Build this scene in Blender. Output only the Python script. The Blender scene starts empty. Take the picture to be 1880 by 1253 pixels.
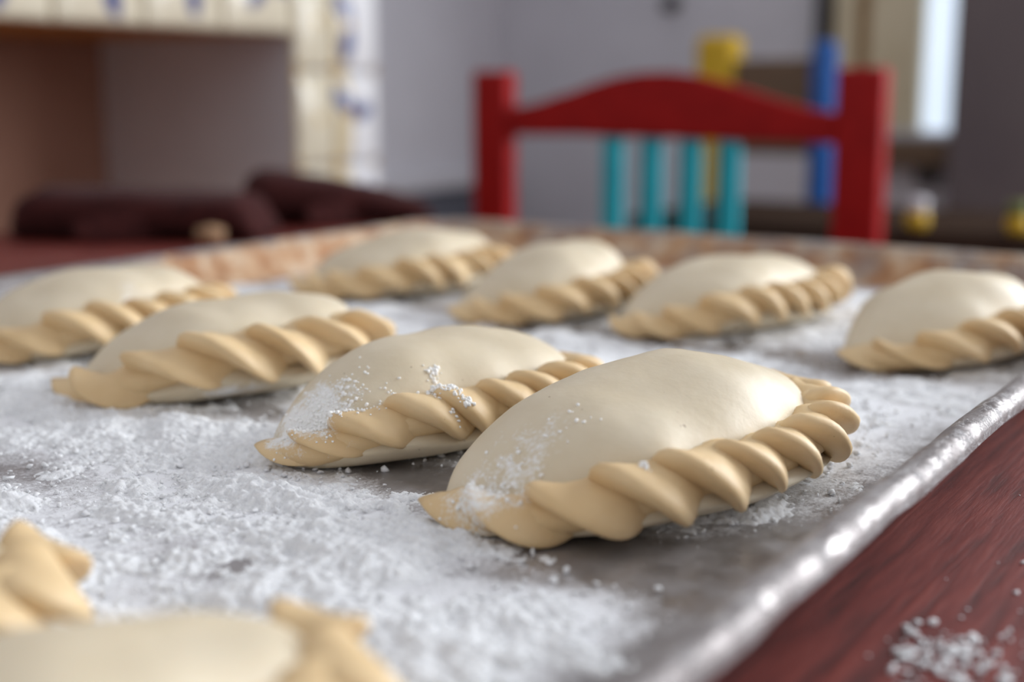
import bpy, bmesh, math, random
import numpy as np
from mathutils import Vector, Matrix, noise
from mathutils.bvhtree import BVHTree

SC = bpy.context.scene
COL = SC.collection
PI = math.pi
TABLE = 0.750            # table top
ZT = 0.753               # upper face of the tray floor

# ------------------------------------------------------------------ camera
cam_d = bpy.data.cameras.new('camera'); cam = bpy.data.objects.new('camera', cam_d); COL.objects.link(cam)
cam.location = (0, 0, ZT + 0.110)
cam.rotation_euler = (PI / 2 - math.atan2(461, 2443), 0, math.atan2(0.544, 0.839))
cam_d.sensor_width = 36.0
cam_d.lens = 36.0 * 2443 / 1880
cam_d.clip_start = 0.01; cam_d.clip_end = 50
cam_d.dof.use_dof = True
cam_d.dof.focus_distance = 0.372
cam_d.dof.aperture_fstop = cam_d.lens / 1000 / 0.0088
cam_d.dof.aperture_blades = 9
SC.camera = cam

# ------------------------------------------------------------------ light
SC.view_settings.view_transform = 'Standard'
SC.view_settings.look = 'None'
SC.view_settings.exposure = 0.2
SC.view_settings.gamma = 1.0
SC.view_settings.use_curve_mapping = False
w = bpy.data.worlds.new('room_light'); SC.world = w; w.use_nodes = True
w.node_tree.nodes['Background'].inputs[0].default_value = (0.93, 0.95, 1.0, 1)
w.node_tree.nodes['Background'].inputs[1].default_value = 0.62

def area(name, loc, rot, sx, sy, power, color):
    d = bpy.data.lights.new(name, 'AREA'); d.shape = 'RECTANGLE'; d.size = sx; d.size_y = sy
    d.energy = power; d.color = color
    o = bpy.data.objects.new(name, d); o.location = loc; o.rotation_euler = rot; COL.objects.link(o); return o
# daylight through the big window in the far wall, right of the view
area('window_daylight', (1.20, 2.15, 1.55), (-PI / 2, 0, 0), 2.2, 1.25, 84, (0.90, 0.95, 1.0))

# ------------------------------------------------------------------ helpers
def srgb(r, g, b):
    f = lambda c: (c / 255 / 12.92) if c / 255 <= 0.04045 else ((c / 255 + 0.055) / 1.055) ** 2.4
    return (f(r), f(g), f(b), 1)

def tag(o, label=None, cat=None, group=None, kind=None):
    if label: o['label'] = label
    if cat: o['category'] = cat
    if group: o['group'] = group
    if kind: o['kind'] = kind
    return o

def empty(name, loc=(0, 0, 0), rz=0):
    o = bpy.data.objects.new(name, None); o.location = loc; o.rotation_euler = (0, 0, rz); o.empty_display_size = 0.02
    COL.objects.link(o); return o

def link(name, me, mat=None, parent=None, loc=None, rz=0):
    o = bpy.data.objects.new(name, me)
    if mat and not me.materials: me.materials.append(mat)
    if parent: o.parent = parent
    if loc is not None: o.location = loc
    if rz: o.rotation_euler = (0, 0, rz)
    COL.objects.link(o); return o

def mesh(name, verts, faces, smooth=True):
    me = bpy.data.meshes.new(name)
    me.from_pydata([tuple(v) for v in verts], [], [tuple(f) for f in faces])
    me.update()
    if smooth: me.shade_smooth()
    return me

def from_bm(name, bm, smooth=False):
    bmesh.ops.recalc_face_normals(bm, faces=bm.faces)
    me = bpy.data.meshes.new(name); bm.to_mesh(me); bm.free()
    if smooth: me.shade_smooth()
    return me

def box_bm(bm, x0, x1, y0, y1, z0, z1, bevel=0.0, seg=2):
    r = bmesh.ops.create_cube(bm, size=1, matrix=Matrix.Translation(((x0 + x1) / 2, (y0 + y1) / 2, (z0 + z1) / 2)) @ Matrix.Diagonal((x1 - x0, y1 - y0, z1 - z0, 1)))
    if bevel > 0:
        es = set()
        for v in r['verts']: es.update(v.link_edges)
        bmesh.ops.bevel(bm, geom=list(es), offset=bevel, segments=seg, affect='EDGES', profile=0.5)
    return bm

def box(name, x0, x1, y0, y1, z0, z1, mat, parent=None, bevel=0.002, seg=2):
    me = from_bm(name, box_bm(bmesh.new(), x0, x1, y0, y1, z0, z1, bevel, seg))
    return link(name, me, mat, parent)

def grid_faces(nu, nv, wrap_v=False, wrap_u=False):
    fs = []
    for i in range(nu if wrap_u else nu - 1):
        for j in range(nv if wrap_v else nv - 1):
            a = i * nv + j; b = i * nv + (j + 1) % nv
            i2 = (i + 1) % nu
            fs.append((a, b, i2 * nv + (j + 1) % nv, i2 * nv + j))
    return fs

def lathe(name, prof, mat, parent=None, loc=None, n=24):
    vs = []
    for r, z in prof:
        for k in range(n):
            a = 2 * PI * k / n; vs.append((r * math.cos(a), r * math.sin(a), z))
    fs = grid_faces(len(prof), n, wrap_v=True)
    if prof[0][0] > 1e-5: fs.append(tuple(range(n - 1, -1, -1)))
    if prof[-1][0] > 1e-5: fs.append(tuple((len(prof) - 1) * n + k for k in range(n)))
    me = mesh(name, vs, fs); return link(name, me, mat, parent, loc)

# numpy value noise -------------------------------------------------
_rng = np.random.RandomState(5)
_tab = _rng.rand(256, 256)
def vnoise(x, y):
    xi = np.floor(x).astype(int); yi = np.floor(y).astype(int)
    fx = x - xi; fy = y - yi
    fx = fx * fx * (3 - 2 * fx); fy = fy * fy * (3 - 2 * fy)
    a = _tab[xi & 255, yi & 255]; b = _tab[(xi + 1) & 255, yi & 255]
    c = _tab[xi & 255, (yi + 1) & 255]; d = _tab[(xi + 1) & 255, (yi + 1) & 255]
    return (a * (1 - fx) + b * fx) * (1 - fy) + (c * (1 - fx) + d * fx) * fy

# ------------------------------------------------------------------ materials
def new_mat(name):
    m = bpy.data.materials.new(name); m.use_nodes = True
    nt = m.node_tree; b = nt.nodes['Principled BSDF']
    return m, nt, b

def N(nt, typ, **kw):
    n = nt.nodes.new(typ)
    for k, v in kw.items():
        if k in ('op', 'operation'): n.operation = v
        else: setattr(n, k, v)
    return n

def noise_node(nt, scale, detail=4, rough=0.55, coord='Object', stretch=None):
    tc = N(nt, 'ShaderNodeTexCoord'); nz = N(nt, 'ShaderNodeTexNoise')
    nz.inputs['Scale'].default_value = scale; nz.inputs['Detail'].default_value = detail; nz.inputs['Roughness'].default_value = rough
    if stretch:
        mp = N(nt, 'ShaderNodeMapping'); mp.inputs['Scale'].default_value = stretch
        nt.links.new(tc.outputs[coord], mp.inputs[0]); nt.links.new(mp.outputs[0], nz.inputs['Vector'])
    else: nt.links.new(tc.outputs[coord], nz.inputs['Vector'])
    return nz.outputs['Fac']

def ramp(nt, fac, stops):
    r = N(nt, 'ShaderNodeValToRGB'); cr = r.color_ramp
    while len(cr.elements) < len(stops): cr.elements.new(0.5)
    for e, (p, c) in zip(cr.elements, stops): e.position = p; e.color = c if len(c) == 4 else (*c, 1)
    nt.links.new(fac, r.inputs[0]); return r.outputs[0]

def mix(nt, fac, a, b):
    m = N(nt, 'ShaderNodeMix', data_type='RGBA')
    for s, v in ((m.inputs[0], fac), (m.inputs[6], a), (m.inputs[7], b)):
        if hasattr(v, 'default_value'): nt.links.new(v, s)
        else: s.default_value = v
    return m.outputs[2]

def math_n(nt, op, a, b=0.5, clamp=False):
    m = N(nt, 'ShaderNodeMath', op=op); m.use_clamp = clamp
    for s, v in ((m.inputs[0], a), (m.inputs[1], b)):
        if hasattr(v, 'default_value'): nt.links.new(v, s)
        else: s.default_value = v
    return m.outputs[0]

def bump(nt, b, h, strength, dist):
    n = N(nt, 'ShaderNodeBump'); n.inputs['Strength'].default_value = strength; n.inputs['Distance'].default_value = dist
    nt.links.new(h, n.inputs['Height']); nt.links.new(n.outputs[0], b.inputs['Normal'])

def attr(nt, name):
    a = N(nt, 'ShaderNodeAttribute'); a.attribute_name = name; return a

def simple(name, c1, c2, scale=20, rough=0.6, metal=0.0, bmp=0.0, bd=0.002, stretch=None, lo=0.35, hi=0.65, spec=None, sheen=0.0):
    m, nt, b = new_mat(name)
    f = noise_node(nt, scale, stretch=stretch)
    nt.links.new(ramp(nt, f, [(lo, c1), (hi, c2)]), b.inputs['Base Color'])
    b.inputs['Roughness'].default_value = rough; b.inputs['Metallic'].default_value = metal
    if spec is not None: b.inputs['Specular IOR Level'].default_value = spec
    if sheen: b.inputs['Sheen Weight'].default_value = sheen
    if bmp: bump(nt, b, f, bmp, bd)
    return m

def dough_mat(name, c1, c2, speck=True, rough=0.5):
    m, nt, b = new_mat(name)
    f = noise_node(nt, 45, 3)
    col = ramp(nt, f, [(0.3, c1), (0.7, c2)])
    if speck:
        sp = noise_node(nt, 420, 1)
        col = mix(nt, ramp(nt, sp, [(0.775, (0, 0, 0)), (0.80, (0.6, 0.6, 0.6))]), col, srgb(120, 88, 60))
    fa = attr(nt, 'flour')
    fine = noise_node(nt, 900, 4, 0.7); mid = noise_node(nt, 170, 3, 0.6)
    s = math_n(nt, 'ADD', math_n(nt, 'MULTIPLY', fine, 0.55), math_n(nt, 'MULTIPLY', mid, 0.6))
    s = math_n(nt, 'ADD', s, math_n(nt, 'MULTIPLY', fa.outputs['Fac'], 0.75))
    fm = ramp(nt, s, [(0.80, (0, 0, 0)), (0.98, (1, 1, 1))])
    col = mix(nt, fm, col, srgb(240, 238, 234))
    nt.links.new(col, b.inputs['Base Color'])
    rr = N(nt, 'ShaderNodeMix'); nt.links.new(fm, rr.inputs[0]); rr.inputs[2].default_value = rough; rr.inputs[3].default_value = 0.95
    nt.links.new(rr.outputs[0], b.inputs['Roughness'])
    b.inputs['Subsurface Weight'].default_value = 0.12
    b.inputs['Subsurface Radius'].default_value = (1.0, 0.6, 0.35)
    b.inputs['Subsurface Scale'].default_value = 0.004
    b.inputs['Specular IOR Level'].default_value = 0.45
    h = math_n(nt, 'ADD', math_n(nt, 'MULTIPLY', noise_node(nt, 260, 4), 0.5), math_n(nt, 'MULTIPLY', fm, 0.6))
    bump(nt, b, h, 0.28, 0.0012)
    return m

M = {}
M['dough'] = dough_mat('dough', srgb(208, 192, 163), srgb(219, 205, 179))
M['crimp'] = dough_mat('crimped_dough', srgb(214, 182, 134), srgb(226, 198, 154), rough=0.55)
M['red'] = simple('red_paint', srgb(142, 10, 12), srgb(156, 16, 16), 30, 0.5, bmp=0.1, spec=.2)
M['turquoise'] = simple('turquoise_paint', srgb(8, 166, 184), srgb(24, 178, 194), 30, 0.5)
M['yellow'] = simple('yellow_paint', srgb(196, 156, 12), srgb(206, 168, 20), 30, 0.5)
M['blue'] = simple('blue_paint', srgb(6, 78, 150), srgb(10, 86, 160), 30, 0.5)
M['brown_wood'] = simple('brown_wood', srgb(92, 72, 54), srgb(112, 88, 66), 25, 0.6, stretch=(1, 8, 8), bmp=0.2)
M['dark_wood'] = simple('dark_wood', srgb(50, 40, 34), srgb(68, 54, 46), 25, 0.85, stretch=(1, 8, 8), bmp=0.2, spec=0.0)
M['wall'] = simple('grey_plaster', srgb(200, 198, 203), srgb(208, 206, 211), 6, 0.9, bmp=0.15, bd=0.004)
M['backlit_taupe'] = simple('backlit_wall_taupe', srgb(104, 94, 96), srgb(112, 102, 102), 6, 0.9, bmp=0.15, bd=0.004)
M['niche'] = simple('tan_plaster', srgb(150, 112, 94), srgb(160, 122, 104), 6, 0.9, bmp=0.2, bd=0.004)
M['ochre'] = simple('ochre_plaster', srgb(176, 122, 62), srgb(190, 136, 74), 6, 0.85, bmp=0.2, bd=0.004)
M['floor'] = simple('terracotta', srgb(120, 78, 58), srgb(140, 92, 68), 12, 0.6)
M['grout'] = simple('grout', srgb(176, 168, 152), srgb(190, 182, 166), 60, 0.9)
M['cream'] = simple('cream_paint', srgb(206, 192, 160), srgb(216, 204, 174), 12, 0.5)
M['gap_shade'] = simple('gap_shade_brown', srgb(136, 100, 52), srgb(150, 112, 62), 12, 0.5)
M['pale'] = simple('pale_stone', srgb(196, 194, 198), srgb(206, 204, 208), 20, 0.6)
M['slate'] = simple('slate_paint', srgb(84, 86, 96), srgb(96, 98, 108), 20, 0.7)
M['iron'] = simple('black_iron', srgb(40, 38, 38), srgb(52, 50, 50), 40, 0.5)
M['mitt'] = simple('dark_brown_cloth', srgb(48, 24, 24), srgb(70, 34, 32), 160, 0.95, bmp=0.4, bd=0.002, spec=0.05, sheen=0.04)
M['tan_cloth'] = simple('tan_cloth', srgb(150, 116, 86), srgb(165, 130, 98), 120, 0.9)
M['white'] = simple('white_glaze', srgb(216, 210, 204), srgb(224, 220, 214), 20, 0.3)
M['lemon'] = simple('lemon_skin', srgb(206, 170, 20), srgb(216, 182, 34), 120, 0.5, bmp=0.2)
M['stem'] = simple('stem_green', srgb(96, 104, 44), srgb(110, 118, 54), 60, 0.6)

def glass_mat():
    m, nt, b = new_mat('bright_window_glass')
    b.inputs['Base Color'].default_value = (0.8, 0.88, 1, 1); b.inputs['Roughness'].default_value = 0.1
    b.inputs['Emission Color'].default_value = (0.72, 0.85, 1.0, 1); b.inputs['Emission Strength'].default_value = 0.75
    return m
M['glass'] = glass_mat()

def tile_mat():
    m, nt, b = new_mat('glazed_tile')
    a = attr(nt, 'print')
    nt.links.new(a.outputs['Color'], b.inputs['Base Color'])
    b.inputs['Roughness'].default_value = 0.16
    f = noise_node(nt, 60, 2); bump(nt, b, f, 0.15, 0.003)
    return m
M['tile'] = tile_mat()

def table_mat():
    m, nt, b = new_mat('worn_red_paint')
    g = noise_node(nt, 30, 6, 0.65, stretch=(10, 0.7, 1))
    col = ramp(nt, g, [(0.30, srgb(62, 20, 16)), (0.5, srgb(106, 36, 29)), (0.68, srgb(128, 56, 46))])
    sc = noise_node(nt, 55, 3, 0.5, stretch=(30, 1.2, 1))
    col = mix(nt, ramp(nt, sc, [(0.66, (0, 0, 0)), (0.78, (0.5, 0.5, 0.5))]), col, srgb(74, 26, 22))
    nt.links.new(col, b.inputs['Base Color']); b.inputs['Roughness'].default_value = 0.5; b.inputs['Specular IOR Level'].default_value = 0.3
    bump(nt, b, g, 0.3, 0.0015)
    return m
M['table'] = table_mat()

def tray_mat(floor):
    m, nt, b = new_mat('tray_metal_floor' if floor else 'tray_metal_rim')
    st = noise_node(nt, 30, 5, 0.6, stretch=(1, .35, 1))
    col = ramp(nt, st, [(0.35, srgb(150, 145, 144) if floor else srgb(126, 118, 116)), (0.65, srgb(176, 172, 172) if floor else srgb(160, 152, 150))])
    r = attr(nt, 'rust')
    rn = noise_node(nt, 34, 5, 0.65)
    rf = math_n(nt, 'ADD', math_n(nt, 'MULTIPLY', r.outputs['Fac'], 0.75), math_n(nt, 'MULTIPLY', rn, 0.75))
    rfm = ramp(nt, rf, [(0.62, (0, 0, 0)), (0.85, (1, 1, 1))])
    rc = noise_node(nt, 60, 4)
    rcol = ramp(nt, rc, [(0.34, srgb(146, 90, 46)), (0.50, srgb(188, 150, 114)), (0.66, srgb(206, 188, 166))])
    col = mix(nt, rfm, col, rcol)
    fl = attr(nt, 'flour')
    fine = noise_node(nt, 1100, 3, 0.75); mid = noise_node(nt, 150, 4, 0.65)
    s = math_n(nt, 'ADD', math_n(nt, 'MULTIPLY', fine, 0.6), math_n(nt, 'MULTIPLY', mid, 0.45))
    s = math_n(nt, 'ADD', s, math_n(nt, 'MULTIPLY', fl.outputs['Fac'], 0.55))
    fm = ramp(nt, s, [(0.70, (0, 0, 0)), (1.0, (1, 1, 1))])
    col = mix(nt, fm, col, srgb(236, 236, 238))
    nt.links.new(col, b.inputs['Base Color'])
    mm = math_n(nt, 'SUBTRACT', 1.0, math_n(nt, 'MAXIMUM', fm, rfm), clamp=True)
    nt.links.new(math_n(nt, 'MULTIPLY', mm, 0.75 if floor else 0.55), b.inputs['Metallic'])
    rr = N(nt, 'ShaderNodeMix'); nt.links.new(mm, rr.inputs[0]); rr.inputs[2].default_value = 0.8
    nt.links.new(ramp(nt, noise_node(nt, 70, 3), [(0.35, (.28, .28, .28)), (0.65, (.58, .58, .58))]), rr.inputs[3])
    nt.links.new(rr.outputs[0], b.inputs['Roughness'])
    bump(nt, b, math_n(nt, 'ADD', math_n(nt, 'MULTIPLY', fm, .5), noise_node(nt, 110 if floor else 75, 2)), 0.3 if floor else 0.8, 0.001 if floor else .003)
    return m
M['tray_floor'] = tray_mat(True); M['tray_rim'] = tray_mat(False)

def flour_mat():
    m, nt, b = new_mat('white_flour')
    f = noise_node(nt, 700, 5, 0.7)
    nt.links.new(ramp(nt, f, [(0.3, srgb(226, 226, 228)), (0.6, srgb(246, 246, 246))]), b.inputs['Base Color'])
    b.inputs['Roughness'].default_value = 1.0; b.inputs['Specular IOR Level'].default_value = 0.05
    b.inputs['Subsurface Weight'].default_value = 0.4; b.inputs['Subsurface Radius'].default_value = (1, .95, .9); b.inputs['Subsurface Scale'].default_value = 0.0008
    bump(nt, b, f, 0.5, 0.0016)
    return m
M['flour'] = flour_mat()
M['flour_lump'] = simple('white_flour_lump', srgb(244, 243, 240), srgb(252, 251, 248), 900, 1.0, spec=0.0)

# ------------------------------------------------------------------ room
fl = box('floor', -3.2, 3.2, -2.0, 3.2, -0.05, 0.0, M['floor'], bevel=0); tag(fl, kind='structure')
# far wall, in pieces around the openings
def poly_wall(name, pieces, mat):
    bm = bmesh.new()
    for p in pieces: box_bm(bm, *p)
    return tag(link(name, from_bm(name, bm), mat), kind='structure')
YW = 2.2
poly_wall('wall_far', [(-3.2, -0.79, YW, YW + .2, 0, 2.6), (-0.79, -0.57, YW, YW + .2, 0, ZT + .04), (-0.79, -0.57, YW, YW + .2, 2.1, 2.6),
                       (-0.57, 0.05, YW, YW + .2, 0, 2.6), (0.05, 2.35, YW, YW + .2, 0, 0.9), (0.05, 2.35, YW, YW + .2, 2.2, 2.6), (2.35, 3.2, YW, YW + .2, 0, 2.6)], M['wall'])
tag(box('trim_1', -0.573, -0.06, YW - .06, YW + 0.0, 0, 2.6, M['backlit_taupe'], bevel=0.004), kind='structure')  # added block, dimness of the backlit wall put into its taupe colour
tag(box('wall_right', 2.4, 2.6, -2, YW, 0, 2.6, M['wall'], bevel=0), kind='structure')

# slim window seen behind the chair
win = empty('window_1', (-0.68, YW + .02, ZT + .045)); tag(win, kind='structure')
def wpart(name, x0, x1, y0, y1, z0, z1, mat):
    o = box(name, x0 + .68, x1 + .68, y0, y1, z0, z1, mat, win, bevel=0.003); return o
wpart('window_frame', -0.785, -0.748, -0.03, 0.03, -0.01, 1.32, M['cream'])
wpart('window_strip', -0.748, -0.726, -0.015, 0.03, 0.0, 1.32, M['gap_shade'])  # shadow in the gap beside the shutter, painted as a brown strip
wpart('window_shutter', -0.726, -0.640, -0.025, 0.01, 0.0, 1.32, M['cream'])
wpart('window_pane', -0.640, -0.575, 0.0, 0.008, 0.0, 1.32, M['glass'])
wpart('window_sill', -0.72, -0.578, -0.06, 0.04, -0.055, -0.012, M['brown_wood'])
wpart('window_latch', -0.63, -0.60, -0.05, -0.02, -0.085, -0.05, M['iron'])
# dark pole beside it
ps = box('window_pole', -0.812, -0.786, YW - .03, YW - .001, ZT + .1, 2.1, M['iron'], bevel=.006); ps.name = 'trim_2'; tag(ps, kind='structure')

# big window out of view: frame only
w2 = empty('window_2', (1.20, YW + .1, 0.9)); tag(w2, kind='structure')
for (x0, x1, z0, z1, nm) in [(-1.15, -1.09, 0, 1.3, 'window_frame'), (1.09, 1.15, 0, 1.3, 'window_frame'), (-1.09, 1.09, 0, .06, 'window_frame'), (-1.09, 1.09, 1.24, 1.3, 'window_frame'), (-.02, .02, .06, 1.24, 'window_strip')]:
    box(nm, x0, x1, -.03, .03, z0, z1, M['cream'], w2)

# small dark knob on the far wall
kn = lathe('wall_hook', [(0.0, 0.03), (0.010, 0.028), (0.014, 0.02), (0.012, 0.010), (0.006, 0.006), (0.006, 0.002), (0.016, 0.001), (0.016, 0.0)], M['iron'], loc=(-1.086, YW, ZT + .262))
kn.rotation_euler = (PI / 2, 0, 0)
tag(kn, 'small dark round knob on the grey wall above the red chair', 'hook')

# ------------------------------------------------------------------ tiled masonry niche on the left
XF = -1.10                                   # front face
SH = ZT + 0.172                              # underside of the shelf
tag(box('wall_left', XF - .6, XF - .36, -0.6, YW, 0, 2.6, M['wall'], bevel=0), kind='structure')
ni = empty('tiled_niche', (XF, 1.0, 0)); tag(ni, kind='structure')
ni.name = 'trim_3'
def npart(name, x0, x1, y0, y1, z0, z1, mat, bevel=0.004):
    return box(name, x0 - XF, x1 - XF, y0 - 1.0, y1 - 1.0, z0, z1, mat, ni, bevel)
npart('niche_pier', XF - .36, XF - .011, 1.225, 1.378, 0, 2.0, M['wall'])
npart('niche_pier', XF - .36, XF - .011, .40, .55, 0, 2.0, M['wall'])  # unseen near pier, added to keep light out of the niche
npart('niche_lintel', XF - .359, XF - .011, -0.4, 1.225, SH + .003, SH + .14, M['ochre'])
npart('niche_back', XF - .359, XF - .345, -0.4, 1.225, .5, SH + .003, M['niche'])
npart('niche_base', XF - .359, XF - .001, -0.4, 1.225, 0, 0.60, M['ochre'])

def tile_mesh(name, wd, hg, seed, kind):
    rnd = random.Random(seed); n = 22
    vs = []; cols = []
    cream = np.array((srgb(240, 239, 240) if kind == 1 else srgb(224, 214, 190))[:3]); edge = np.array(srgb(222, 206, 170)[:3]); blue = np.array(srgb(34, 58, 128)[:3]); yel = np.array(srgb(206, 168, 84)[:3]); wh = np.array(srgb(240, 238, 232)[:3])  # right pier column: whiter base, window reflection painted into the tile colour
    petals = []
    cx, cz = (0.52 + rnd.uniform(-.06, .06) - (.22 if kind == 1 else 0)) * wd, (0.5 + rnd.uniform(-.08, .08)) * hg
    base = rnd.uniform(0, PI)
    for k in range(3 if kind == 0 and hg == wd else (2 if kind == 1 else 1 if rnd.random() < .4 else 0)):
        a = base + k * 2 * PI / 3 + rnd.uniform(-.3, .3)
        petals.append((cx + .20 * wd * math.cos(a), cz + .20 * hg * math.sin(a), a, .21 * hg, .095 * hg, blue))
    petals.append((cx, cz, 0, .07 * wd, .07 * wd, yel))
    for cxx in ((0, wd) if kind != 0 else ()):
        for czz in (0, hg): petals.append((cxx, czz, 0, .10 * wd, .10 * wd, yel))
    for i in range(n):
        for j in range(n):
            u = wd * i / (n - 1); v = hg * j / (n - 1)
            ed = min(u, v, wd - u, hg - v)
            dome = 0.0065 * (1 - (abs(2 * i / (n - 1) - 1)) ** 2.2) * (1 - (abs(2 * j / (n - 1) - 1)) ** 2.2) ** 1
            d = 0.006 + 0.003 * min(1, ed / .004) + dome
            vs.append((d, u, v))
            c = cream * (0.97 + 0.05 * noise.noise((u * 40 + seed, v * 40, 0)))
            for (px, pz, a, l, s, pc) in ([(0, hg / 2, 0, .30 * wd, hg, edge)] if kind == 1 else []) + petals:
                dx, dz = u - px, v - pz
                q = ((dx * math.cos(a) + dz * math.sin(a)) / l) ** 2 + ((-dx * math.sin(a) + dz * math.cos(a)) / s) ** 2
                k = min(1, max(0, (1.25 - q) / .5)); c = c * (1 - k) + pc * k
            cols.append((*c, 1))
    fs = grid_faces(n, n)
    fs = [f[::-1] for f in fs]
    # side skirt back to the wall
    ring = [i * n for i in range(n)] + [(n - 1) * n + j for j in range(1, n)] + [i * n + n - 1 for i in range(n - 2, -1, -1)] + [j for j in range(n - 2, 0, -1)]
    b0 = len(vs)
    for r in ring: vs.append((0, vs[r][1], vs[r][2])); cols.append((*cream, 1))
    for k in range(len(ring)):
        k2 = (k + 1) % len(ring); fs.append((ring[k], ring[k2], b0 + k2, b0 + k))
    fs.append(tuple(b0 + k for k in range(len(ring)))[::-1])
    bm = bmesh.new(); bv = [bm.verts.new(v) for v in vs]
    for f in fs: bm.faces.new([bv[i] for i in f])
    me = from_bm(name, bm, True)
    ca = me.color_attributes.new('print', 'FLOAT_COLOR', 'POINT')
    ca.data.foreach_set('color', np.array(cols, dtype=np.float32).ravel())
    return me
G = 0.0035
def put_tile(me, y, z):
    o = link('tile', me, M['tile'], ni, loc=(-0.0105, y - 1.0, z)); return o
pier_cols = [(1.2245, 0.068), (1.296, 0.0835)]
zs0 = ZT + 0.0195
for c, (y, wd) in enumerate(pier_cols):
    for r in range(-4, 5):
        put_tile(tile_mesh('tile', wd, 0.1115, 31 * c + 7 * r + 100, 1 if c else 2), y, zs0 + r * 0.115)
y = 1.2245 - 0.115
k = 0
while y > 0.25:
    put_tile(tile_mesh('tile', 0.1115, 0.1115, 500 + k, 0), y, SH + 0.004); y -= 0.115; k += 1

# ------------------------------------------------------------------ wainscot with a pale ledge along the left wall
XL = XF - .36
tag(box('trim_4', XL, XL + .035, 1.40, YW - .001, ZT - .068, ZT - .040, M['pale'], bevel=0.005), kind='structure')
tag(box('baseboard_left', XL, XL + .016, 1.40, YW - .001, 0, ZT - .068, M['slate'], bevel=0), kind='structure')

# ------------------------------------------------------------------ dining table
tb = empty('dining_table', (-0.4, 0.4, 0)); tag(tb, 'worn red painted wooden table under the baking tray', 'table')
box('tabletop', -.53, .58, -.62, .54, TABLE - .03, TABLE, M['table'], tb, .004)
box('apron', -.50, .52, -.56, -.535, TABLE - .12, TABLE - .03, M['table'], tb)
box('apron', -.50, .52, .465, .49, TABLE - .12, TABLE - .03, M['table'], tb)
box('apron', -.50, -.475, -.535, .465, TABLE - .12, TABLE - .03, M['table'], tb)
box('apron', .495, .52, -.535, .465, TABLE - .12, TABLE - .03, M['table'], tb)
for sx in (-.505, .465):
    for sy in (-.565, .435): box('leg', sx, sx + .06, sy, sy + .06, 0, TABLE - .03, M['table'], tb, .004)

# ------------------------------------------------------------------ red chair
ch = empty('red_chair', (-0.638, 1.25, 0)); tag(ch, 'red painted wooden chair with arched top rail and turquoise slats', 'chair')
def post(xc):
    bm = bmesh.new(); box_bm(bm, xc - .0235, xc + .0235, 0.004, .029, 0, ZT + .131, .005, 3)
    return link('back_post', from_bm('back_post', bm), M['red'], ch)
post(-.2065); post(.2165)
# arched rail as an extruded outline
outl = [(-.184, .0605), (-.10, .062), (0, .061), (.10, .0595), (.195, .0585), (.195, .0875), (.165, .091), (.13, .100), (.10, .109), (.07, .118), (.04, .125), (.01, .1285), (-.02, .128), (-.05, .1235), (-.075, .117), (-.10, .109), (-.118, .104), (-.124, .1035), (-.130, .1005), (-.145, .0965), (-.184, .0895)]
bm = bmesh.new()
fr = [bm.verts.new((x, .008, ZT + z)) for x, z in outl]; bk = [bm.verts.new((x, .030, ZT + z)) for x, z in outl]
bm.faces.new(fr); bm.faces.new(bk[::-1])
for i in range(len(outl)):
    j = (i + 1) % len(outl); bm.faces.new((fr[i], bk[i], bk[j], fr[j]))
bmesh.ops.recalc_face_normals(bm, faces=bm.faces)
bmesh.ops.bevel(bm, geom=[e for e in bm.edges if abs(e.verts[0].co.y - e.verts[1].co.y) < 1e-6], offset=.003, segments=2, affect='EDGES')
link('top_rail', from_bm('top_rail', bm), M['red'], ch)
box('lower_rail', -.184, .195, .010, .030, ZT - .215, ZT - .175, M['red'], ch, .003)
for xc in (-.0545, -.0085, .037, .080):
    box('slat', xc - .0115, xc + .0115, .013, .023, ZT - .176, ZT + .064, M['turquoise'], ch, .002)
box('seat', -.225, .235, -.305, .0, .43, .455, M['red'], ch, .006)
box('front_leg', -.225, -.185, -.30, -.26, 0, .431, M['red'], ch, .004)
box('front_leg', .195, .235, -.30, -.26, 0, .431, M['red'], ch, .004)
box('stretcher', -.185, .195, -.29, -.27, .18, .21, M['red'], ch, .003)
box('stretcher', -.215, -.195, -.26, .002, .14, .17, M['red'], ch, .003)
box('stretcher', .205, .225, -.26, .002, .14, .17, M['red'], ch, .003)

# ------------------------------------------------------------------ second chair (yellow and blue posts)
c2 = empty('painted_chair', (-0.715, 1.75, 0)); tag(c2, 'wooden chair with one yellow and one blue post behind the red chair', 'chair')
box('yellow_post', -.114, -.056, 0, .05, 0, ZT + .186, M['yellow'], c2, .012, 3)
box('blue_post', .057, .085, 0, .04, 0, ZT + .175, M['blue'], c2, .008, 3)
box('back_board', -.057, .062, .01, .032, ZT + .022, ZT + .152, M['brown_wood'], c2, .004)
box('seat', -.13, .11, .04, .30, .42, .45, M['brown_wood'], c2, .005)
box('front_leg', -.11, -.06, .24, .28, 0, .42, M['yellow'], c2, .005)
box('front_leg', .057, .097, .24, .28, 0, .42, M['blue'], c2, .005)

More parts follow.
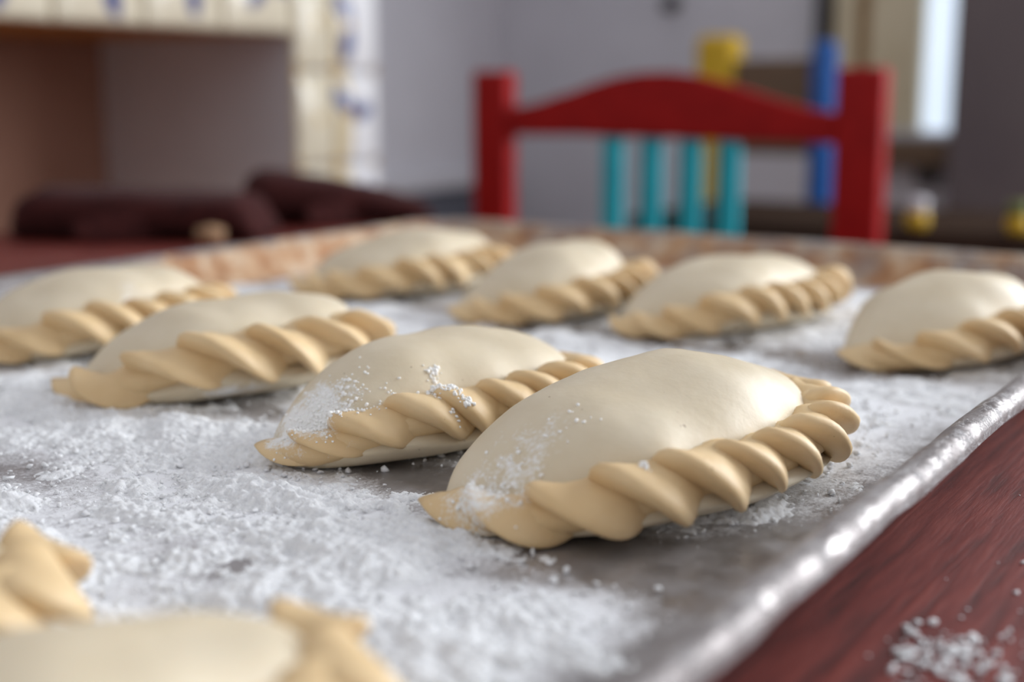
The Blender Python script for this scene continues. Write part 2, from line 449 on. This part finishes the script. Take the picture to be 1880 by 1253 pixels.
# ------------------------------------------------------------------ dark side table at the right
st = empty('side_table', (-0.30, 1.57, 0)); tag(st, 'dark wooden side table between the red chair and the yellow posted chair', 'table')
box('tabletop', -.46, .45, -.14, .15, ZT - .068, ZT - .038, M['dark_wood'], st, .004)
box('apron', -.42, .41, -.12, -.10, ZT - .15, ZT - .068, M['dark_wood'], st, .003)
box('apron', -.42, .41, .11, .13, ZT - .15, ZT - .068, M['dark_wood'], st, .003)
for sx in (-.44, .39):
    for sy in (-.13, .10): box('leg', sx, sx + .04, sy, sy + .04, 0, ZT - .068, M['dark_wood'], st)
def jar(loc, lid, lab, hgt):
    r = empty('small_jar', loc); tag(r, lab, 'jar')
    lathe('jar_body', [(0.0085, 0), (.0115, .002), (.0125, .008), (.0125, hgt - .006), (.0095, hgt)], M['yellow'], r, n=20)
    lathe('lid', [(.0100, hgt), (.0112, hgt + .001), (.0112, hgt + .012), (.0095, hgt + .014), (0, hgt + .0145)], lid, r, n=20)
jar((-.416, 1.45, ZT - .038), M['pale'], 'tiny yellow jar with a pale lid on the dark side table', .019)
jar((-.312, 1.455, ZT - .038), M['stem'], 'tiny yellow jar with an olive lid on the dark side table', .019)

# ------------------------------------------------------------------ oven mitts on the table left of the tray
def loft(name, secs, mat, parent=None, n=20, e=0.65):
    vs = []
    for (c, ax, wx, hz) in secs:          # centre, sideways axis, half width, half height
        for k in range(n):
            a = 2 * PI * k / n; ca, sa = math.cos(a), math.sin(a)
            p = Vector(c) + Vector(ax) * (wx * math.copysign(abs(ca) ** e, ca)) + Vector((0, 0, hz * math.copysign(abs(sa) ** e, sa)))
            q = p * 26; d = noise.noise(q) * 0.0022
            vs.append(p + Vector((d, d * .5, d)))
    fs = grid_faces(len(secs), n, wrap_v=True)
    fs.append(tuple(range(n - 1, -1, -1))); fs.append(tuple((len(secs) - 1) * n + k for k in range(n)))
    return link(name, mesh(name, vs, fs), mat, parent)

def mitt(loc, rz, L, W, H, lab, wedge=False):
    r = empty('oven_mitt', loc, rz); tag(r, lab, 'oven mitt', 'dark oven mitts left of the tray')
    secs = []
    for i in range(17):
        t = i / 16; s = min(1, (t / .14)) ; s = math.sqrt(max(0, 1 - (1 - s) ** 2)); s2 = min(1, (1 - t) / .10); s2 = math.sqrt(max(0, 1 - (1 - s2) ** 2))
        k = max(.12, s * (0.25 + .75 * s2))
        if wedge: hh = H / 2 * k * (1 - .70 * t ** 1.7)
        else: hh = H / 2 * k * (1 - .18 * t)
        secs.append(((t * L, 0, hh + .001), (0, 1, 0), W / 2 * (.55 + .45 * s) * (1 - .12 * t), hh))
    loft('mitt_body', secs, M['mitt'], r)
    th = []
    for i in range(9):
        t = i / 8; k = math.sqrt(max(.03, 1 - t * t))
        th.append(((L * (.62 - .25 * t), -W * (.40 + .36 * t), .013), (0.8, .6, 0), .022 * k, .011 * k + .001))
    loft('thumb', th, M['mitt'], r)
    if not wedge: loft('cuff_lining', [((L * (.80 + .05 * i), -W * .52, .0075), (0, 1, 0), .012 - .004 * abs(i - 1), .0070 - .002 * abs(i - 1)) for i in range(3)], M['tan_cloth'], r)
    return r
mitt((-0.895, 0.672, TABLE), 0.50, 0.195, 0.095, 0.040, 'long flat dark brown oven mitt lying left of the tray, front of the pair')
mitt((-0.828, 0.838, TABLE), 0.72, 0.172, 0.09, 0.047, 'wedge shaped dark maroon oven mitt behind the flat one', True)

# ------------------------------------------------------------------ baking tray
TX0, TX1, TY0, TY1 = -0.560, -0.0885, -0.01, 0.768      # crest of the rim
tray = empty('baking_tray', ((TX0 + TX1) / 2, .38, TABLE)); tag(tray, 'large worn metal baking tray dusted with flour on the red table', 'tray')
TC = Vector(((TX0 + TX1) / 2, .38, TABLE))
bare = [(-.140, .270, .040, .017, 1.0), (-.118, .285, .016, .030, .6), (-.222, .296, .036, .012, .9), (-.262, .272, .02, .008, .3), (-.318, .330, .05, .012, .45), (-.325, .236, .03, .014, .45), (-.47, .37, .06, .018, .5),
        (-.125, .40, .022, .05, .25), (-.24, .525, .05, .014, .5), (-.150, .518, .03, .016, .7), (-.33, .52, .05, .014, .4), (-.42, .545, .05, .012, .5), (-.215, .215, .02, .010, .55), (-.162, .243, .014, .006, .35), (-.105, .28, .012, .10, .5), (-.46, .62, .05, .05, .3)]
heavy = [(-.2975, .267, .035, .022, .45), (-.245, .252, .030, .014, .45), (-.208, .238, .022, .012, .45), (-.176, .208, .03, .014, .5), (-.140, .222, .022, .018, .45), (-.36, .29, .06, .03, .35), (-.1495, .4507, .012, .010, .55), (-.27, .44, .04, .04, .25), (-.38, .46, .07, .03, .25), (-.196, .578, .03, .02, .3)]
def cover(x, y):
    c = 0.68 + 0 * x
    for (bx, by, rx, ry, s) in bare: c = c - s * np.exp(-((x - bx) / rx) ** 2 - ((y - by) / ry) ** 2)
    for (bx, by, rx, ry, s) in heavy: c = c + s * np.exp(-((x - bx) / rx) ** 2 - ((y - by) / ry) ** 2)
    ed = np.minimum(np.minimum(x - TX0, TX1 - x), TY1 - y)
    c = c - 0.55 * np.clip((0.045 - ed) / 0.03, 0, 1)
    c = c - 0.25 * np.clip((y - .5) / .1, 0, 1)
    c = c + .5 * (vnoise(x * 28 + 11, y * 28 + 3) - .5)
    return np.clip(c, -0.3, 1.1)

def rring(x0, x1, y0, y1, r, z, n=10):
    pts = []
    for (cx, cy, a0) in ((x1 - r, y1 - r, 0), (x0 + r, y1 - r, PI / 2), (x0 + r, y0 + r, PI), (x1 - r, y0 + r, 3 * PI / 2)):
        for k in range(n + 1):
            a = a0 + PI / 2 * k / n; pts.append((cx + r * math.cos(a), cy + r * math.sin(a)))
    # subdivide the long sides
    out = []
    for i, p in enumerate(pts):
        q = pts[(i + 1) % len(pts)]
        d = math.dist(p, q); m = max(1, int(round(40 * d / .5))) if d > .1 else 1
        m = 110 if d > .1 else 1
        for k in range(m): out.append((p[0] + (q[0] - p[0]) * k / m, p[1] + (q[1] - p[1]) * k / m, z))
    return out
# rim profile: (outward offset from the crest line, height above tray floor)
prof = [(-.0165, 0.0), (-.0150, .0004), (-.0135, .0016), (-.0115, .0048), (-.0072, .0135), (-.0048, .0178), (-.0030, .0196), (0, .0208), (.0030, .0200), (.0046, .0178), (.0046, .0150), (.0028, .0130), (.0004, .0130), (-.0022, .0145), (-.0050, .0110), (-.0096, .0045), (-.0118, .0008), (-.0138, -.0010), (-.0165, -.0020)]
vs = []
for off, z in prof:
    rg = rring(TX0 - off, TX1 + off, TY0 - off, TY1 + off, .030 + off, z)
    for i, (x, yy, zz) in enumerate(rg):
        dz = (0.0009 * noise.noise((x * 18, yy * 18, 0)) + .0004 * noise.noise((x * 60, yy * 60, 0))) if z > .006 else 0
        dxy = 0.0012 * noise.noise((x * 30, yy * 30, 5)) if z > .006 else 0
        vs.append((x + dxy - TC.x, yy + dxy - TC.y, ZT + zz + dz - TC.z))
nr = len(vs) // len(prof)
rim_me = mesh('rim', vs, grid_faces(len(prof), nr, wrap_v=True))
def float_attr(me, name, vals):
    a = me.attributes.new(name, 'FLOAT', 'POINT'); a.data.foreach_set('value', np.asarray(vals, dtype=np.float32))
V = np.array(vs) + np.array(TC)
rust = np.clip((V[:, 1] - .42) / .12, 0, 1) * (V[:, 2] < ZT + .0195) * np.where(V[:, 1] > TY1 - .02, .55, .92)
rust = np.where((V[:, 1] > .60) & (V[:, 2] >= ZT + .0195), .45, rust)
float_attr(rim_me, 'rust', rust)
float_attr(rim_me, 'flour', np.where(V[:, 2] > ZT + .016, .30, .46 - .34 * np.clip((V[:, 1] - .40) / .12, 0, 1) * (V[:, 0] < -.2)))
link('rim', rim_me, M['tray_rim'], tray)
# floor of the tray: fine grid so that the flour mask follows the spread
nx, ny = 120, 200
gx = np.linspace(TX0 + .0145, TX1 - .0145, nx); gy = np.linspace(TY0 + .0145, TY1 - .0145, ny)
X, Y = np.meshgrid(gx, gy, indexing='ij')
# the outermost ring is pulled to the rounded corner
P = []
for x, yy in zip(X.ravel(), Y.ravel()):
    r = .0135
    for cx, cy, sx, sy in ((TX0 + .0145 + r, TY0 + .0145 + r, -1, -1), (TX1 - .0145 - r, TY0 + .0145 + r, 1, -1), (TX0 + .0145 + r, TY1 - .0145 - r, -1, 1), (TX1 - .0145 - r, TY1 - .0145 - r, 1, 1)):
        dx, dy = (x - cx) * sx, (yy - cy) * sy
        if dx > 0 and dy > 0:
            d = math.hypot(dx, dy)
            if d > r: x = cx + sx * dx * r / d; yy = cy + sy * dy * r / d
    P.append((x - TC.x, yy - TC.y, ZT + .0001 - TC.z))
fl_me = mesh('tray_floor', P, [f[::-1] for f in grid_faces(nx, ny)])
C0 = cover(X.ravel(), Y.ravel())
float_attr(fl_me, 'flour', np.clip(C0 + .14 + .42 * np.clip((X.ravel() + .16) / .04, 0, 1) * np.clip((Y.ravel() - .30) / .08, 0, 1), 0.15, 1))
dB = np.minimum(TY1 - Y.ravel(), X.ravel() - TX0)
float_attr(fl_me, 'rust', np.clip((.045 - dB) / .03, 0, .8) * np.clip((Y.ravel() - .5) / .12, 0, 1))
link('tray_floor', fl_me, M['tray_floor'], tray)

# ------------------------------------------------------------------ flour spread over the tray (real relief)
def flour_patch(x0, x1, y0, y1, st):
    gx = np.arange(x0, x1, st); gy = np.arange(y0, y1, st)
    X, Y = np.meshgrid(gx, gy, indexing='ij')
    c = cover(X, Y)
    big = vnoise(X * 70 + 9, Y * 70 + 5); n1 = vnoise(X * 190, Y * 190); n2 = vnoise(X * 420 + 40, Y * 420 + 7); n3 = vnoise(X * 900 + 3, Y * 900 + 70)
    lump = np.clip(1 - np.abs(2 * n1 - 1) * 1.3, 0, 1)
    n4 = vnoise(X * 1500 + 13, Y * 1500 + 31)
    bil = np.abs(2 * n2 - 1); bil3 = np.abs(2 * n3 - 1)
    h = (c - .66) * .0036 + (big - .5) * .0046 + (n1 - .5) * .0022 + (.5 - bil) * .0014 + (.5 - bil3) * .0009 + (n4 - .5) * .0008 + .0016 * np.clip(lump * big - .40, 0, 1)
    h = np.where(h > 0, h, h)
    return X, Y, h
def add_patch(vs, fs, x0, x1, y0, y1, st):
    X, Y, h = flour_patch(x0, x1, y0, y1, st)
    nxx, nyy = X.shape
    hv = h.ravel(); base = sum(len(v) for v in vs)
    idx = np.arange(nxx * nyy).reshape(nxx, nyy)
    q = np.stack([idx[:-1, :-1], idx[1:, :-1], idx[1:, 1:], idx[:-1, 1:]], -1).reshape(-1, 4)
    q = q[hv[q].max(1) > -.0001]
    used = np.unique(q); remap = -np.ones(nxx * nyy, int); remap[used] = np.arange(len(used))
    hz = np.where(hv > 0, hv, np.maximum(hv, -.0006))
    vs.append(np.stack([X.ravel()[used], Y.ravel()[used], ZT + .0001 + hz[used]], -1)); fs.append(remap[q] + base)
vl, fq = [], []
add_patch(vl, fq, -.42, TX1 - .016, .17, .45, .0006)
add_patch(vl, fq, TX0 + .018, -.42, .17, .45, .0016)
add_patch(vl, fq, TX0 + .018, TX1 - .016, .45, .745, .0017)
add_patch(vl, fq, TX0 + .018, TX1 - .016, .02, .17, .0017)
VV = np.concatenate(vl); FF = np.concatenate(fq)
# loose crumbs
ico_bm = bmesh.new(); bmesh.ops.create_icosphere(ico_bm, subdivisions=1, radius=1); IV = np.array([v.co[:] for v in ico_bm.verts]); IF = np.array([[v.index for v in f.verts] for f in ico_bm.faces]); ico_bm.free()
rs = np.random.RandomState(3)
def crumbs(n, x0, x1, y0, y1, z, smin, smax, dens=None):
    out_v, out_f, b = [], [], 0
    while n > 0:
        x, yy = rs.uniform(x0, x1), rs.uniform(y0, y1)
        if dens is not None and rs.rand() > dens(x, yy): n -= .15; continue
        s = smin + (smax - smin) * rs.rand() ** 4
        v = IV * (s * (0.35 + .95 * rs.rand(len(IV), 1))) * (.6 + .8 * rs.rand(1, 3)) * [1, 1, .7]
        out_v.append(v + [x, yy, z + s * .35]); out_f.append(IF + b); b += len(IV); n -= 1
    return np.concatenate(out_v), np.concatenate(out_f)
def tri_mesh(name, V, quads, tris):
    me = bpy.data.meshes.new(name)
    nv = len(V); nq = len(quads); nt_ = len(tris)
    me.vertices.add(nv); me.vertices.foreach_set('co', V.astype(np.float32).ravel())
    loops = np.concatenate([quads.ravel(), tris.ravel()]).astype(np.int32)
    me.loops.add(len(loops)); me.loops.foreach_set('vertex_index', loops)
    me.polygons.add(nq + nt_)
    starts = np.concatenate([np.arange(nq) * 4, nq * 4 + np.arange(nt_) * 3]).astype(np.int32)
    me.polygons.foreach_set('loop_start', starts)
    me.update(calc_edges=True); me.validate(); me.shade_smooth(); return me
dn = lambda x, yy: float(np.clip(cover(np.array([x]), np.array([yy]))[0] * .9 + .12, 0, 1))
cv, cf = crumbs(16000, -.46, TX1 - .014, .17, .56, ZT + .0005, .00022, .0013, dn)
me = tri_mesh('flour', np.concatenate([VV, cv]), FF, cf + len(VV))
flour = link('flour', me, M['flour']); tag(flour, 'white flour strewn in clumps over the floor of the baking tray', 'flour', kind='stuff')
# flour specks on the red table to the right
cv, cf = crumbs(230, TX1 + .010, -.02, .19, .62, TABLE, .0003, .0016, lambda x, y: .8 if (x > -.078) else .3)
cv2, cf2 = crumbs(260, -.078, -.045, .235, .285, TABLE, .0004, .0018, lambda x, y: math.exp(-((x + .062) / .010) ** 2 - ((y - .262) / .012) ** 2))
me = tri_mesh('spilled_flour', np.concatenate([cv, cv2]), np.zeros((0, 4), int), np.concatenate([cf, cf2 + len(cv)]))
tag(link('spilled_flour', me, M['flour']), 'scattered flour specks on the red table right of the tray', 'flour', kind='stuff')

# ------------------------------------------------------------------ empanadas
def lerp(a, b, t): return a + (b - a) * t

def empanada(A, B, b, c, hm, lab, seed, nf=12, zs=.0135, zt=.0045, skew=.18, hp=1.12, lift=0.0, floury=(), clumps=(), rope=1.0, p_bulge=.70, bskew=0.0, bend=0.0, dents=1.0, ze=.011):
    rnd = random.Random(seed)
    A = Vector((A[0], A[1], 0)); B = Vector((B[0], B[1], 0))
    mid = (A + B) / 2; ax = (B - A); L = ax.length; ax.normalize(); nrm = Vector((ax.y, -ax.x, 0))   # nrm: towards the seam
    ang = math.atan2(ax.y, ax.x)
    root = empty('empanada', (mid.x, mid.y, ZT), ang)                   # local x along the chord, local -y towards the seam
    tag(root, lab, 'empanada', 'raw empanadas on the tray')
    a = L / 2
    sn = lambda t: max(0.0, math.sin(PI * min(1, max(0, t))))
    def bt(t): return b * sn(t) ** p_bulge * (1 + bskew * (2 * t - 1))
    sm = lambda x: (lambda v: v * v * (3 - 2 * v))(min(1, max(0, x)))
    def zseam(t): return zt + (zs - zt) * sm(t / .38) - (zs - ze) * sm((t - .72) / .28)
    def xl(t): return -a * math.cos(PI * t)
    def hh(t): return zseam(t) + (hm - zs) * sn(t) ** hp * (1 + skew * (2 * t - 1))
    lo = Matrix.Rotation(-ang, 4, 'Z')
    def fl_at(p):                                                       # local point -> flour amount
        v = 0.0
        wp = Matrix.Rotation(ang, 4, 'Z') @ Vector(p) + mid
        for (fx, fy, fz, r, s) in floury: v += s * math.exp(-((wp.x - fx) ** 2 + (wp.y - fy) ** 2 + (wp.z - fz) ** 2) / (r * r))
        return v
    # --- body
    nu, nv = 72, 48
    vs = []
    for i in range(nu):
        t = i / (nu - 1); t = .5 - .5 * math.cos(PI * (.04 + .92 * t)) ** 1 if False else .012 + .976 * t
        bb = bt(t) * (.93 if sn(t) > 0 else 1); cc = c * sn(t) ** .9 + bend * sn(t)
        zb, h = zseam(t), hh(t)
        b2 = bt(t) + .0085 * sn(t) ** .6
        yc, ry = (cc - bb) / 2, (cc + bb) / 2 + .0005
        for j in range(nv):
            ph = 2 * PI * j / nv; cp, sp = math.cos(ph), math.sin(ph)
            y = yc - ry * math.copysign(abs(cp) ** .92, cp)
            m = (1 - cp) / 2
            zf = lerp(zb, min(h * .42, .012), m)
            if sp >= 0: z = zf + (h - zf) * sp ** .82
            else: z = zf * (1 - abs(sp) ** .85); y = yc + (y - yc) * (1 - .05 * abs(sp) ** 2); kk = min(1, abs(sp) / .22) * max(0, cp) ** .3; y = y - (b2 - bb) * kk
            vs.append(Vector((xl(t) * .985, y, max(z, 0.0))))
    off = Vector((seed * 3.1, seed * 1.7, 0))
    out = []
    for k, v in enumerate(vs):
        i, j = divmod(k, nv); w = sn(i / (nu - 1)) ** .5
        up = min(1, v.z / .01)
        d = (noise.noise(v * 30 + off) * .0036 + noise.noise(v * 80 + off) * .0007) * w * dents
        # small pleats running from the seam up the dome
        t = i / (nu - 1); m = (1 - math.cos(2 * PI * j / nv)) / 2
        if math.sin(2 * PI * j / nv) > 0: d -= .0008 * math.exp(-(m / .12) ** 2) * (0.5 + .5 * noise.noise(Vector((t * nf * 1.1, seed * 2.3, 0)))) * w
        out.append(Vector((v.x + d * .3, v.y + (-d * .8 if m < .5 else d * .5) * up, max(0, v.z + d * up))))
    fs = grid_faces(nu, nv, wrap_v=True); fs.append(tuple(range(nv - 1, -1, -1))); fs.append(tuple((nu - 1) * nv + k for k in range(nv)))
    bm = bmesh.new(); bv = [bm.verts.new(v) for v in out]
    for f in fs: bm.faces.new([bv[q] for q in f])
    me = from_bm('dough_body', bm, True)
    float_attr(me, 'flour', [fl_at(v.co) for v in me.vertices])
    link('dough_body', me, M['dough'], root)
    AV = [v.co.copy() for v in me.vertices]; AF = [tuple(p.vertices) for p in me.polygons]
    # --- seam curve, resampled by arc length
    K = 240
    pts = [Vector((xl(k / K), -bt(k / K) * .985, zseam(k / K) + .0006)) for k in range(K + 1)]
    cum = [0]
    for k in range(K): cum.append(cum[-1] + (pts[k + 1] - pts[k]).length)
    LT = cum[-1]
    def S(s):
        s = min(max(s, 0), LT * .99999)
        lo_, hi_ = 0, K
        while hi_ - lo_ > 1:
            m = (lo_ + hi_) // 2
            if cum[m] <= s: lo_ = m
            else: hi_ = m
        f = (s - cum[lo_]) / max(1e-9, cum[lo_ + 1] - cum[lo_]); return pts[lo_].lerp(pts[lo_ + 1], f)
    def frame(s):
        p = S(s); T = (S(s + .0015) - S(s - .0015)); T.normalize()
        o = Vector((T.y, -T.x, 0)); o.normalize()
        if o.dot(Vector((p.x * .3, -1, 0))) < 0 and abs(p.x) < a * .8: o = -o
        u = T.cross(o); 
        if u.z < 0: u = -u
        return p, T, o, u
    # seam core
    vs = []; nn = 12; ns = 60
    for i in range(ns):
        s = LT * i / (ns - 1); p, T, o, u = frame(s)
        r = .0056 * rope * (0.55 + .45 * min(1, min(i, ns - 1 - i) / 6))
        for j in range(nn):
            q = 2 * PI * j / nn
            pt = p + o * (r * 1.05 * math.cos(q)) + u * (r * .9 * math.sin(q)); pt.z = max(.0, pt.z); vs.append(pt)
    fs = grid_faces(ns, nn, wrap_v=True); fs.append(tuple(range(nn - 1, -1, -1))); fs.append(tuple((ns - 1) * nn + k for k in range(nn)))
    bm = bmesh.new(); bv = [bm.verts.new(v) for v in vs]
    for f in fs: bm.faces.new([bv[q] for q in f])
    me = from_bm('crimped_edge', bm, True); float_attr(me, 'flour', [fl_at(v.co) for v in me.vertices])
    edge = link('crimped_edge', me, M['crimp'], root)
    # rope of overlapping folds
    pitch = LT / (nf + .2)
    for k in range(nf + 1):
        s0 = (k - .45 + rnd.uniform(-.08, .08)) * pitch
        ln = pitch * rnd.uniform(1.6, 1.95)
        endk = min(k, nf - k)
        sc = rope * rnd.uniform(.93, 1.1) * ([.58, .78, .94][k] if k < 3 else 1.0) * ([.72, .85, .95][nf - k] if nf - k < 3 else 1.0)
        ln *= [.62, .72, .85][nf - k] if nf - k < 3 else 1.0
        a0, a1 = math.radians(rnd.uniform(132, 150) - (45 if k == 0 else 40 if k >= nf - 1 else 0)), math.radians(rnd.uniform(-42, -18))
        nt_, nc = 22, 16
        vs = []
        ctr = []
        for i in range(nt_):
            q = i / (nt_ - 1)
            th = lerp(a0, a1, q ** .9); s = s0 + ln * q
            p, T, o, u = frame(s)
            if s < 0: p = p + T * (s * .8)
            if s > LT: p = p + T * ((s - LT) * .5)
            rho = .0040 * sc * (1 - .75 * max(0, q - .45) / .55)
            ctr.append((p + o * (rho * 1.15 * math.cos(th)) + u * (rho * math.sin(th)), T, (o * math.cos(th) + u * math.sin(th)).normalized()))
        for i in range(nt_):
            q = i / (nt_ - 1)
            cpt, T, rad = ctr[i]
            d = (ctr[min(i + 1, nt_ - 1)][0] - ctr[max(i - 1, 0)][0]).normalized()
            side = d.cross(rad).normalized()
            if side.dot(T) < 0: side = -side
            env = (math.sin(PI * (.17 + .76 * q ** .85))) ** .62
            if q < .16: env *= math.sqrt(max(.02, 1 - (1 - q / .16) ** 2))
            if q > .86: env *= math.sqrt(max(.02, 1 - ((q - .86) / .14) ** 2))
            tipk = min(1, .55 + .45 * sn(max(0, min(1, s0 / LT))) / .5)
            wd = pitch * .60 * env * (sc / rope); tk = .0047 * sc * tipk * (.45 + .55 * env) * env ** .4
            tilt = 0.37 * env
            for j in range(nc):
                f = 2 * PI * j / nc
                e1, e2 = math.cos(f) * wd, math.sin(f) * tk
                e2 += -e1 * tilt
                pt = cpt + side * e1 + rad * e2
                pt += rad * (.0005 * noise.noise(pt * 150 + off))
                pt.z = max(.0003, pt.z)
                vs.append(pt)
        fs = grid_faces(nt_, nc, wrap_v=True); fs.append(tuple(range(nc - 1, -1, -1))); fs.append(tuple((nt_ - 1) * nc + z for z in range(nc)))
        bm = bmesh.new(); bv = [bm.verts.new(v) for v in vs]
        for f in fs: bm.faces.new([bv[z] for z in f])
        me = from_bm('crimp_fold', bm, True)
        float_attr(me, 'flour', [fl_at(v.co) for v in me.vertices])
        link('crimp_fold', me, M['crimp'], edge)
        o0 = len(AV); AV += [v.co.copy() for v in me.vertices]; AF += [tuple(i + o0 for i in p.vertices) for p in me.polygons]
    # --- clinging lumps of flour
    if clumps:
        cvs, cfs, b0 = [], [], 0
        bvh = BVHTree.FromPolygons(AV, AF)
        for (wx, wy, r, n, smax) in clumps:
            for q in range(n):
                ex, ey = rnd.gauss(0, r), rnd.gauss(0, r)
                lp = lo @ (Vector((wx + ex, wy + ey, 0)) - mid)
                hit = bvh.ray_cast(Vector((lp.x, lp.y, .2)), Vector((0, 0, -1)))
                if hit[0] is None: continue
                sz = lerp(.0003, smax, rnd.random() ** 2.5)
                v = IV * sz * np.array([[.6 + .7 * rnd.random()] for _ in range(len(IV))])
                cvs.append(v + np.array(hit[0])[None, :] + [0, 0, sz * .3]); cfs.append(IF + b0); b0 += len(IV)
        if cvs:
            me = tri_mesh('flour_clump', np.concatenate(cvs), np.zeros((0, 4), int), np.concatenate(cfs))
            tag(link('flour_clump', me, M['flour_lump'], root), kind='stuff')
    return root

empanada((-0.1931, 0.2679), (-0.1682, 0.3956), 0.0528, 0.0148, 0.0343, 'nearest whole empanada, largest in the row, beside the bright right rim', 1, p_bulge=0.6508, bskew=-0.0463, zs=0.0122, skew=0.1806, ze=0.0147, nf=11, floury=[(-.181, .262, .012, .016, .5), (-.172, .282, .024, .012, .3)], clumps=[(-.178, .268, .005, 90, .0008), (-.168, .285, .004, 14, .0007), (-.1430, .2789, .0012, 16, .0009)])
empanada((-0.2687, 0.2836), (-0.2443, 0.3955), 0.037, 0.0141, 0.0331, 'sharply focused empanada in the middle with flour lumps on its dome', 2, p_bulge=0.6901, bskew=0.1427, zs=0.0135, skew=0.1518, ze=0.0129, nf=10, floury=[(-.256, .290, .016, .016, .6), (-.264, .284, .010, .008, .35)], clumps=[(-.2525, .2895, .0055, 300, .0008), (-.258, .287, .004, 120, .0008), (-.245, .297, .006, 60, .0006), (-.2345, .3178, .0010, 34, .0011), (-.2335, .3150, .0022, 22, .0005), (-.2175, .3115, .0010, 26, .0011), (-.2185, .3090, .0012, 26, .0010), (-.2238, .3112, .0016, 44, .0010), (-.2262, .3075, .0016, 30, .0009)])
empanada((-0.3877, 0.3085), (-0.3555, 0.4174), 0.0495, 0.0134, 0.0335, 'empanada with its pale underside showing, left of the sharp middle one', 3, p_bulge=0.6897, bskew=-0.0731, zs=0.0168, skew=0.1936, ze=0.0129, nf=8, floury=[(-.330, .322, .001, .009, .7), (-.320, .331, .001, .009, .8), (-.308, .345, .001, .010, .8), (-.300, .362, .001, .010, .7)])
empanada((-0.4859, 0.329), (-0.4795, 0.4468), 0.0491, 0.0148, 0.0331, 'empanada cut off by the left picture edge with flour on its crimp', 4, p_bulge=0.6302, bskew=-0.0384, zs=0.013, skew=0.1705, ze=0.0117, nf=10, floury=[(-.4433, .3785, .012, .012, .8), (-.447, .384, .018, .008, .6)])
empanada((-0.4879, 0.5423), (-0.4499, 0.6567), 0.0553, 0.0122, 0.0322, 'rearmost empanada in the rusty back left corner of the tray', 5, p_bulge=0.673, bskew=-0.2991, zs=0.0127, skew=0.2494, ze=0.0115, nf=10)
empanada((-0.3662, 0.5186), (-0.3537, 0.6333), 0.0504, 0.0128, 0.0332, 'back row empanada directly right of the rearmost one, second from left', 6, p_bulge=0.6612, bskew=-0.2586, zs=0.0124, skew=0.1969, ze=0.0108, nf=10)
empanada((-0.2828, 0.5294), (-0.2546, 0.6542), 0.0493, 0.0142, 0.0319, 'back row empanada with a glossy highlight, third from left', 7, p_bulge=0.6595, bskew=-0.0925, zs=0.014, skew=0.1609, ze=0.012, nf=11)
empanada((-0.1724, 0.5176), (-0.1496, 0.6333), 0.047, 0.0143, 0.0337, 'back row empanada at the right picture edge by the rim', 8, p_bulge=0.6647, bskew=-0.1294, zs=0.013, skew=0.1787, ze=0.011, nf=9)
empanada((-0.279, 0.046), (-0.2257, 0.1642), 0.0433, 0.0131, 0.0326, 'blurred empanada end poking in at the left edge, golden folds only', 9, p_bulge=0.7143, bskew=-0.0082, zs=0.0139, skew=0.1517, ze=0.0149, nf=9, rope=1.08)
empanada((-0.187, 0.038), (-0.1510, 0.1635), 0.0400, 0.0111, 0.0325, 'blurred nearest empanada cropped by the bottom picture edge', 10, p_bulge=0.7253, bskew=-0.0064, zs=0.0148, skew=0.134, ze=0.0156, nf=9, rope=1.08)
